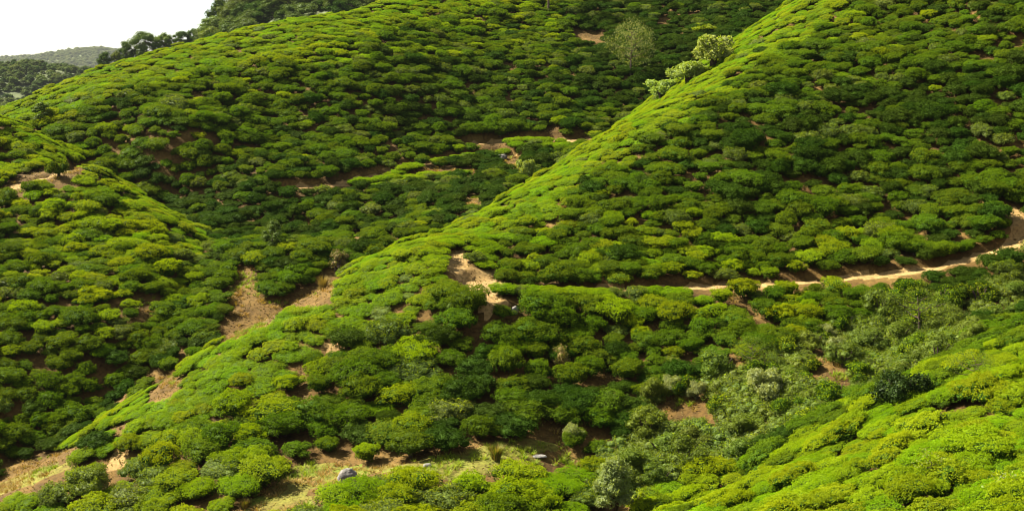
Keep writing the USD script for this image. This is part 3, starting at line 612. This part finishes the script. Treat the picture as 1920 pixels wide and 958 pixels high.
def make_tree(path, seed, mat, H, W, trunk_h, r0, n, size, open_=0.5, limbs=9, new=None, fresh=0.0, lean=0.0):
    """A tapered trunk, limbs and a crown of separate leaf clumps at the limb ends."""
    r = np.random.default_rng(seed)
    top = np.array([lean * H, 0, H * 0.88]); ts = np.linspace(0, 1, 7)
    tr = ts[:, None] * top + np.column_stack([np.sin(ts * 5 + seed) * 0.02 * H, np.cos(ts * 4 + seed) * 0.02 * H, np.zeros(7)]) * ts[:, None]; tr[0, 2] = -0.3
    parts = [tube(tr, r0 * (1 - 0.85 * ts), 7)]; lobes = []
    for i in range(limbs):
        t = trunk_h / H + (0.95 - trunk_h / H) * (i + 0.5) / limbs; b = np.array([np.interp(t, ts, tr[:, k]) for k in range(3)])
        a = i * 2.4 + r.uniform(-0.4, 0.4); reach = W * 0.5 * math.sin(math.pi * (0.22 + 0.70 * (t - trunk_h / H) / (1 - trunk_h / H))) * r.uniform(0.65, 1.0)
        e = b + np.array([math.cos(a) * reach, math.sin(a) * reach, reach * r.uniform(0.2, 0.6)])
        mdl = (b + e) / 2 + [0, 0, -0.08 * reach]; parts.append(tube(np.array([b, mdl, e]), np.array([0.5, 0.35, 0.12]) * r0, 5))
        for k in range(2):
            c = e if k == 0 else mdl * 0.4 + e * 0.6 + r.normal(0, 0.1, 3) * W; rr = W * r.uniform(0.13, 0.22) * (1.15 - 0.3 * open_)
            lobes.append((*c, rr, rr, rr * 0.75))
    lobes.append((*top, W * 0.17, W * 0.17, W * 0.17))
    P, N = blob_points(lobes, n, r, top=0.7, bottom=-1.0)
    P = P + N * r.normal(-0.25 * open_, 0.35 * open_ + 0.1, (len(P), 1)) * W * 0.10
    sel = r.random(len(P)) < fresh
    crown = [leaf_cards(P[~sel], N[~sel], size, r)]
    if open_ < 0.4: crown.append(core(lobes, 0.7))
    define(path + '/trunk', join(parts), BARK); tag(define(path + '/crown', join(crown), mat), kind='stuff')
    if new is not None and sel.sum() > 3: tag(define(path + '/young_leaves', leaf_cards(P[sel] + N[sel] * 0.03 * W, N[sel], size, r), new), kind='stuff')
def make_tuft(path, seed, mats, R, H, n):
    r = np.random.default_rng(seed)
    for k, (nm, m) in enumerate(mats):
        V, Fs = [], []
        for i in range(n):
            a = r.uniform(0, 2 * np.pi); q = R * 0.35 * math.sqrt(r.random()); ln = H * r.uniform(0.55, 1.1); sp = r.uniform(0.15, 0.9) * R
            b = np.array([q * math.cos(a), q * math.sin(a), -0.03]); t = b + [math.cos(a) * sp, math.sin(a) * sp, ln]; md = (b + t) / 2 + [-0.15 * sp * math.cos(a), -0.15 * sp * math.sin(a), 0.12 * ln]
            s = np.array([-math.sin(a), math.cos(a), 0]) * 0.006 * (1 + H)
            o = len(V); V += [b - s, b + s, md + s * 0.8, md - s * 0.8, t]; Fs += [[o, o + 1, o + 2], [o, o + 2, o + 3], [o + 3, o + 2, o + 4]]
        define(f'{path}/{nm}', (np.array(V), np.array(Fs)), m)

SK = {}
def kind(key, fn, *a, **k):
    SK[key] = class_prim('/World/Looks/' + key); fn(SK[key], *a, **k)
for i in range(3): kind(f'olive_shrub_kind_{i:03d}', make_shrub, 300 + i, L_OLIVE, 0.8, 1.1 + 0.15 * i, 1500, 0.085, 9, True, L_NEW, 0.10)
for i in range(2): kind(f'green_shrub_kind_{i:03d}', make_shrub, 310 + i, L_OLD, 0.78, 1.1, 1700, 0.09, 9, True, L_NEW, 0.42)
for i in range(2): kind(f'silver_shrub_kind_{i:03d}', make_shrub, 320 + i, L_SILVER, 0.75, 1.0, 1500, 0.10, 10)
kind('dark_shrub_kind', make_shrub, 330, L_DARK, 1.0, 1.6, 2300, 0.12, 11, True, L_GREY, 0.25)
kind('brown_shrub_kind', make_shrub, 331, L_BUFF, 0.8, 1.0, 900, 0.09, 8, True, L_OLIVE, 0.5)
kind('pale_shrub_kind', make_shrub, 332, L_PALE, 0.85, 1.9, 1800, 0.15, 11, True, L_NEW, 0.3)
kind('tall_pale_shrub_kind', make_shrub, 333, L_SILVER, 0.62, 2.0, 3000, 0.075, 18, True, L_PALE, 0.8, True)
kind('yellow_green_shrub_kind', make_shrub, 334, L_NEW, 0.5, 0.9, 700, 0.09, 6, True, L_PALE, 0.4)
kind('willowy_tree_kind', make_tree, 340, L_OLIVE, 4.6, 4.0, 1.4, 0.10, 3600, 0.12, 0.8, 15, L_SILVER, 0.5)
kind('thin_tree_kind', make_tree, 341, L_OLIVE, 6.5, 3.0, 2.6, 0.11, 1500, 0.14, 0.9, 9, L_GREY, 0.3)
kind('dark_upright_tree_kind', make_tree, 342, L_TREE, 2.4, 1.3, 0.25, 0.05, 1800, 0.08, 0.3, 12, L_GREY, 0.2)
kind('small_olive_tree_kind', make_tree, 343, L_OLIVE, 2.1, 2.5, 0.6, 0.07, 2300, 0.075, 0.7, 10, L_NEW, 0.2, 0.08)
kind('sapling_kind', make_tree, 344, L_NEW, 1.2, 1.1, 0.35, 0.03, 420, 0.085, 1.0, 7, L_PALE, 0.3)
for i in range(4): kind(f'forest_tree_kind_{i:03d}', make_tree, 350 + i, (L_TREE, L_TREE, L_OLIVE, L_OLD)[i], 9.0, (7.5, 5.0, 7.0, 6.0)[i], 1.2, 0.28, 5200, 0.30, 0.35, 14)
kind('forest_tree_kind_004', make_tree, 355, L_HAZED_SCRUB, 9.0, 8.0, 1.0, 0.28, 900, 0.8, 0.35, 12)
for i in range(2): kind(f'undergrowth_kind_{i:03d}', make_shrub, 360 + i, (L_OLIVE, L_GREY)[i], 0.62, 0.5, 700, 0.075, 9, False, L_NEW, 0.25)
kind('tussock_kind', make_tuft, 370, [('dry_blades', L_STRAW), ('green_blades', L_OLIVE)], 0.42, 0.7, 420)
kind('dry_tussock_kind', make_tuft, 371, [('dry_blades', L_STRAW), ('brown_blades', L_BUFF)], 0.42, 0.5, 200)
kind('grass_kind_000', make_tuft, 372, [('green_blades', L_BLADE)], 0.16, 0.13, 26)
kind('grass_kind_001', make_tuft, 373, [('dry_blades', L_STRAW)], 0.18, 0.12, 22)

def plant(name, key, u, v, w_px, h_px, base_w, base_h, label, category, group=None, dmin=18, dmax=168, yaw=None, kinds_fn=None):
    p = on_ground(u, v, dmin, dmax); d = project(p)[2]; yaw = (u * 0.37 + v) % 6.28 if yaw is None else yaw
    s, h = w_px * d / F / base_w, h_px * d / F / base_h
    return instance(name, SK[key], gmat(p - [0, 0, 0.03], rotation(yaw, [0, 0, 1], 0), (s, s, h)), label, category, group)

P_ = plant
P_('willowy_tree', 'willowy_tree_kind', 1182, 148, 82, 106, 4.0, 4.6, 'airy pale-leaved tree with thin trunk below the brown bank', 'tree', dmin=90)
P_('pale_shrub', 'pale_shrub_kind', 1336, 150, 72, 76, 1.7, 1.9, 'tallest creamy pale shrub just behind the long ridge crest', 'shrub', dmin=86)
P_('pale_shrub', 'pale_shrub_kind', 1290, 168, 68, 58, 1.7, 1.9, 'creamy pale shrub, middle of the three behind the ridge crest', 'shrub', dmin=86)
P_('pale_shrub', 'pale_shrub_kind', 1240, 188, 56, 46, 1.7, 1.9, 'lowest creamy pale shrub behind the ridge crest', 'shrub', dmin=84)
P_('thin_tree', 'thin_tree_kind', 1028, 28, 70, 125, 3.0, 6.5, 'thin dark-trunked tree cut off by the top edge of the picture', 'tree', dmin=95)
P_('dark_upright_tree', 'dark_upright_tree_kind', 512, 476, 40, 66, 1.3, 2.4, 'small dark upright tree standing among the bushes of the back hollow', 'tree', dmin=60)
P_('dark_upright_tree', 'dark_upright_tree_kind', 80, 236, 34, 46, 1.3, 2.4, 'small dark upright tree on the left flank of the back hill', 'tree', dmin=82)
P_('pale_shrub', 'pale_shrub_kind', 985, 345, 34, 54, 1.7, 1.9, 'slim pale shrub beside the lower terrace path of the back hill', 'shrub', dmin=76)
P_('round_shrub', 'green_shrub_kind_000', 111, 332, 42, 38, 1.6, 1.1, 'round shrub standing alone on the saddle footpath at the left', 'shrub', dmin=70)
P_('tall_pale_shrub', 'tall_pale_shrub_kind', 1150, 980, 92, 132, 1.25, 2.0, 'tall silvery pale shrub rising from the bottom edge', 'shrub', dmin=30)
P_('yellow_green_shrub', 'yellow_green_shrub_kind', 1192, 958, 44, 42, 1.0, 0.9, 'small yellow-green shrub beside the tall pale shrub', 'shrub', dmin=30)
P_('dark_shrub', 'dark_shrub_kind', 1692, 770, 105, 84, 2.0, 1.6, 'big dark almost black leaved shrub on the near slope', 'shrub', dmin=30)
P_('small_olive_tree', 'small_olive_tree_kind', 1724, 628, 120, 82, 2.5, 2.1, 'small spreading tree with dark forked trunk in the gully', 'tree', dmin=36)
P_('small_olive_tree', 'small_olive_tree_kind', 1411, 694, 74, 60, 2.5, 2.1, 'dusky olive tree above the big silver shrub', 'tree', dmin=36)
P_('small_olive_tree', 'small_olive_tree_kind', 1822, 725, 92, 62, 2.5, 2.1, 'feathery olive tree right of the dark shrub', 'tree', dmin=30)
P_('sapling', 'sapling_kind', 1745, 908, 68, 62, 1.1, 1.2, 'thin sapling with dark bare stems in the bright near slope', 'tree', dmin=18)
P_('sapling', 'sapling_kind', 1880, 950, 80, 70, 1.1, 1.2, 'leafy sapling in the bottom right corner', 'tree', dmin=18)
P_('silver_shrub', 'silver_shrub_kind_000', 1257, 745, 46, 40, 1.5, 1.0, 'whitish small-leaved shrub on bare soil in the gully', 'shrub', dmin=36)
P_('silver_shrub', 'silver_shrub_kind_001', 1432, 752, 78, 58, 1.5, 1.0, 'big silver shrub in the middle of the gully', 'shrub', dmin=36)
P_('silver_shrub', 'silver_shrub_kind_000', 1306, 752, 40, 34, 1.5, 1.0, 'grey shrub right of the whitish shrub', 'shrub', dmin=36)
P_('silver_shrub', 'silver_shrub_kind_001', 1566, 668, 44, 36, 1.5, 1.0, 'grey-green shrub above the brown gap in the gully', 'shrub', dmin=36)
P_('silver_shrub', 'silver_shrub_kind_000', 1548, 640, 44, 32, 1.5, 1.0, 'grey-green shrub upslope of the brown gap in the gully', 'shrub', dmin=36)
P_('silver_shrub', 'silver_shrub_kind_001', 1074, 836, 44, 36, 1.5, 1.0, 'pale shrub at the right end of the grassy strip', 'shrub', dmin=36)
P_('silver_shrub', 'silver_shrub_kind_000', 727, 648, 46, 34, 1.5, 1.0, 'pale shrub on the bare level gap left of the nose', 'shrub', dmin=40)
P_('brown_shrub', 'brown_shrub_kind', 632, 512, 58, 36, 1.6, 1.0, 'brownish half-dry shrub at the head of the gully clearing', 'shrub', dmin=54)
P_('brown_shrub', 'brown_shrub_kind', 1045, 690, 50, 40, 1.6, 1.0, 'brownish thin shrub in the soil hollow under the path', 'shrub', dmin=40)
P_('yellow_tea_bush', 'yellow_green_shrub_kind', 1320, 64, 46, 20, 1.0, 0.9, 'small vivid yellow tea bush standing out on the dark upper hollow', 'tea bush', dmin=95)
P_('grass_tussock', 'tussock_kind', 930, 862, 44, 38, 0.95, 0.85, 'tall yellow-green grass tussock on the grassy strip', 'grass tuft', dmin=36)
P_('grass_tussock', 'dry_tussock_kind', 606, 542, 34, 28, 0.9, 0.5, 'dark dry grass tussock in the gully clearing', 'grass tuft', dmin=54)
P_('grass_tussock', 'dry_tussock_kind', 462, 637, 22, 16, 0.9, 0.5, 'small brown grass tussock at the foot of the clearing', 'grass tuft', dmin=54)
P_('grass_tussock', 'tussock_kind', 460, 955, 30, 24, 0.95, 0.85, 'grass tussock at the bottom edge left of the boulder', 'grass tuft', dmin=36)

# wild shrubs of the overgrown gully
wp = np.nonzero(wild & (kindhere == 0) & (clear > -0.3))[0]
spots = []
for i in wp:
    g = 1.15 + 0.5 * noise(cp[i:i + 1] * 0.5, 5)[0]
    if all((cp[i, 0] - q[0]) ** 2 + (cp[i, 1] - q[1]) ** 2 > g * g for q in spots): spots.append(cp[i])
WK = ['olive_shrub_kind_000', 'olive_shrub_kind_001', 'olive_shrub_kind_002', 'green_shrub_kind_000', 'green_shrub_kind_001', 'silver_shrub_kind_000']
spots = np.array(spots); wtype = rng.choice(6, size=len(spots), p=[.18, .18, .18, .22, .21, .03]); wtone = ['olive green'] * 3 + ['fresh green'] * 2 + ['silvery']
wlab = pick_out(list(range(len(spots))), np.column_stack(project(spots + [0, 0, 0.5])[:2]), lambda i: wtone[wtype[i]] + ' wild shrub', 3, 220)
for wi, q in enumerate(spots):
    u, v, f = project(q)
    t = int(wtype[wi]); s = rng.uniform(0.7, 1.15)
    tone = wtone[t]
    place = 'by the foot of the near slope' if v > 800 else 'in the middle of the overgrown gully' if u < 1550 else 'at the upper end of the overgrown gully'
    instance('wild_shrub', SK[WK[t]], gmat(q - [0, 0, 0.05], rotation(rng.uniform(0, 6.28), normal_at(q[0], q[1]), 0.3), (s * rng.uniform(0.95, 1.25), s, s * rng.uniform(0.7, 1.0))), wlab.get(wi) or f'{tone} wild shrub {place}', 'shrub', f'{tone} wild shrubs {place}')
print('wild', len(spots))
ug = wp[rng.permutation(len(wp))[:420]]
nU = len(ug); us = rng.uniform(0.6, 1.2, nU)
scatter('undergrowth', [SK['undergrowth_kind_000'], SK['undergrowth_kind_001']], cp[ug], [rotation(rng.uniform(0, 6.28), nrm[i], 0.8) for i in ug], np.column_stack([us, us, us * 0.8]), rng.integers(0, 2, nU), 'low weeds and leafy undergrowth filling the gully', 'undergrowth')
# grass
gm = rng.uniform(0, 1, (110000, 2)) * [75, 60] + [-32, 34]
gp = np.column_stack([gm, height(gm[:, 0], gm[:, 1])]); gk = bare_at(gp); gdist, gi = TREE_PATH.query(gp[:, :2])
gnoise = fbm(gp * 0.9, 2, 61)
m = ((gk == 3) & (gnoise > 0.40)) | ((gk == 1) & (gnoise > 0.47) & (rng.random(len(gp)) < 0.6)); m &= gdist > 0.7
gp, gnoise, gk = gp[m], gnoise[m], gk[m]
gs = rng.uniform(0.7, 1.9, len(gp)); green = (fbm(gp * 0.35, 2, 62) > 0.43) & ((gk == 3) | (gnoise > 0.6))
scatter('grass', [SK['grass_kind_000'], SK['grass_kind_001']], gp, [rotation(a, [0, 0, 1], 0) for a in rng.uniform(0, 6.28, len(gp))], np.column_stack([gs, gs, gs]), np.where(green, 0, 1), 'short green and dry grass on the level strip and gully floor', 'grass')
print('grass', len(gp))

def stone_mesh(seed, dims, n=3, rough=0.18, cut=None):
    m = trimesh.creation.icosphere(n); v = np.array(m.vertices)
    d = 1 + rough * (fbm(v * 1.1 + seed * 3.7, 4, seed) - 0.5) * 2
    v = v * d[:, None]
    if cut is not None: v[:, 2] = np.maximum(v[:, 2], cut)
    v = np.sign(v) * np.abs(v) ** 0.9
    return v * np.asarray(dims), np.array(m.faces)
def stone(name, u, v, dims, seed, mat, label, rough=0.18, yaw=0.0, dmin=18, dmax=168, lift=0.5, tilt=(0, 0, 1)):
    p = on_ground(u, v, dmin, dmax); V, Fc = stone_mesh(seed, dims, 4, rough)
    R = rotation(yaw, np.array(tilt) / np.linalg.norm(tilt), 1.0)
    x = define('/World/' + prim_name(name), ((V @ R.T) + p + [0, 0, dims[2] * lift], Fc), mat, 40)
    return tag(x, label, 'stone' if 'boulder' not in name else 'boulder')
stone('boulder', 653, 902, (0.38, 0.32, 0.30), 5, STONE, 'rounded grey boulder half hidden by tea bushes on the grassy strip', 0.42, 0.5, dmin=34, dmax=50, tilt=(0.3, 0, 1))
stone('pale_stone', 966, 586, (0.17, 0.13, 0.20), 9, PALE_STONE, 'pointed pale grey stone among bushes below the sandy clearing', 0.45, 0.3, dmin=46, dmax=62)
stone('flat_stone', 1010, 861, (0.28, 0.15, 0.05), 12, PALE_STONE, 'flat whitish stone lying on the grassy strip', 0.3, 0.1, dmin=36, dmax=50)
stone('small_stone', 801, 876, (0.16, 0.12, 0.09), 14, STONE, 'small round stone on the brown edge of the grassy strip', 0.3, 0.4, dmin=36, dmax=50)
stone('terrace_stone', 940, 300, (0.45, 0.35, 0.28), 15, STONE, 'dark stone, larger of two on the terrace of the back hill', 0.5, 0.4, dmin=76)
stone('terrace_stone', 926, 298, (0.28, 0.24, 0.2), 16, STONE, 'dark stone, smaller of two on the terrace of the back hill', 0.5, 1.4, dmin=76)

# small clods and pebbles lying on the bare earth
r = np.random.default_rng(88); V, Fs, n0 = [], [], 0
pool = np.nonzero((kindhere == 1) | (kindhere == 2))[0]
for i in r.permutation(pool)[:1800]:
    s = r.uniform(0.012, 0.04) * (2.2 if r.random() < 0.07 else 1.0); v = ICO_V * (1 + 0.3 * r.normal(size=(len(ICO_V), 1))) * s * [1, 1, 0.7] + [cp[i, 0], cp[i, 1], height(cp[i, 0], cp[i, 1]) + s * 0.3]
    V.append(v); Fs.append(ICO_F + n0); n0 += len(v)
tag(define('/World/pebbles', (np.concatenate(V), np.concatenate(Fs)), SOIL), 'clods and pebbles scattered over the bare earth patches', 'pebbles', None, 'stuff')

nl = 5000; li = r.permutation(np.nonzero(kindhere > 0)[0])[:nl]; lp = cp[li] + np.column_stack([r.normal(0, 0.2, (len(li), 2)), np.zeros(len(li))]); lp[:, 2] = height(lp[:, 0], lp[:, 1]) + 0.015
ln = normal_at(lp[:, 0], lp[:, 1]) + r.normal(0, 0.25, (len(li), 3)); ln /= np.linalg.norm(ln, axis=1, keepdims=True)
tag(define('/World/leaf_litter', leaf_cards(lp, ln, 0.11, r, 0.0), L_BUFF), 'dry fallen leaves and twigs on the bare earth', 'leaf litter', None, 'stuff')

# ------------------------------------------------------------------ trees beyond the tea hills
def far_ground(u, y):
    x = (u - CX) / F * y; return np.array([x, y, far_height(np.array([x]), np.array([float(y)]))[0]])
def far_tree(k, u, top_v, w_px, y, label, group):
    g = far_ground(u, y); x, _, zt = world(u, top_v, y); H = max(zt - g[2], 2.0); w = w_px * y / F
    W0 = (7.5, 5.0, 7.0, 6.0)[k]
    instance('forest_tree', SK[f'forest_tree_kind_{k:03d}'], gmat(g, rotation(u * 0.7, [0, 0, 1], 0), (w / W0, w / W0, H / 9.0)), label, 'tree', group)
for k, u, tv, w, lab in [(0, 284, 58, 58, 'largest round tree on the skyline behind the tea hill'), (2, 318, 58, 36, 'round tree right of the largest skyline tree'), (3, 246, 76, 30, 'small tree left of the largest skyline tree'),
                         (0, 350, 57, 40, 'low dark tree right of the skyline group'), (2, 228, 92, 18, 'tiny tree at the left of the skyline group'), (3, 206, 96, 26, 'dark low tree where the tea hill meets the far hill'), (1, 263, 88, 16, 'slim low tree just left of the largest skyline tree'), (0, 372, 52, 26, 'small tree where the wooded hill begins')]:
    far_tree(k, u, tv + 3, w * 0.9, 318, lab, None)
rf = np.random.default_rng(31)
for row, (y, off, n, step) in enumerate([(270, 34, 10, 38), (300, 8, 12, 34), (330, -14, 12, 36)]):
    for i in range(n):
        u = 398 + i * step + rf.uniform(-9, 9) + row * 11
        if u > 800: continue
        sky_v = np.interp(u, [370, 395, 430, 470, 520, 800], [58, 28, 6, -12, -45, -120]); tv = sky_v + off + rf.uniform(-6, 8); k = int(rf.integers(0, 4)); w = rf.uniform(38, 62)
        place = 'at the front of the wooded hill' if row == 0 else 'on the wooded hill' if row == 1 else 'along the top of the wooded hill'
        far_tree(k, u, tv, w, y, ('spreading dark', 'slender dark', 'olive', 'rounded green')[k] + f' tree {place} behind the tea', f"{('spreading dark', 'slender dark', 'olive', 'rounded green')[k]} trees {place}")
def wood(name, n, u0, u1, y0, y1, smin, smax, seed, label, kinds):
    r = np.random.default_rng(seed); u, y = r.uniform(u0, u1, n), r.uniform(y0, y1, n); x = (u - CX) / F * y
    p = np.column_stack([x, y, far_height(x, y)]); s = r.uniform(smin, smax, n)
    scatter(name, [SK[f'forest_tree_kind_{k:03d}'] for k in kinds], p - [0, 0, 1.0], [rotation(a, [0, 0, 1], 0) for a in r.uniform(0, 6.28, n)], np.column_stack([s, s, s * r.uniform(0.55, 0.9, n)]), r.integers(0, len(kinds), n), label, 'woodland')
wood('wooded_slope', 2600, -160, 420, 430, 700, 0.30, 0.65, 51, 'dark wooded slope in the middle distance at the left edge', [0, 1, 2, 3])
wood('far_scrub', 7000, -260, 500, 1900, 3100, 0.5, 1.3, 52, 'scrub coloured pale for haze covering the farthest hill', [4])
wood('hill_wood', 900, 390, 1250, 240, 400, 0.45, 0.9, 53, 'undergrowth and trees filling the wooded hill behind the tea', [0, 1, 3])

# ------------------------------------------------------------------ the air
hz = trimesh.creation.box(bounds=[[-4800, -4800, -60], [4800, 4800, 260]])
air = usdkit.material(stage, '/World/Looks/pale_air', {'v': ('principled_volume', {'color': (0.86, 0.92, 1.0), 'density': HAZE, 'anisotropy': 0.3})}, volume='v.volume')
if HAZE > 0: tag(define('/World/haze', hz, air), 'thin pale haze in the air between the hills', 'haze', None, 'stuff')
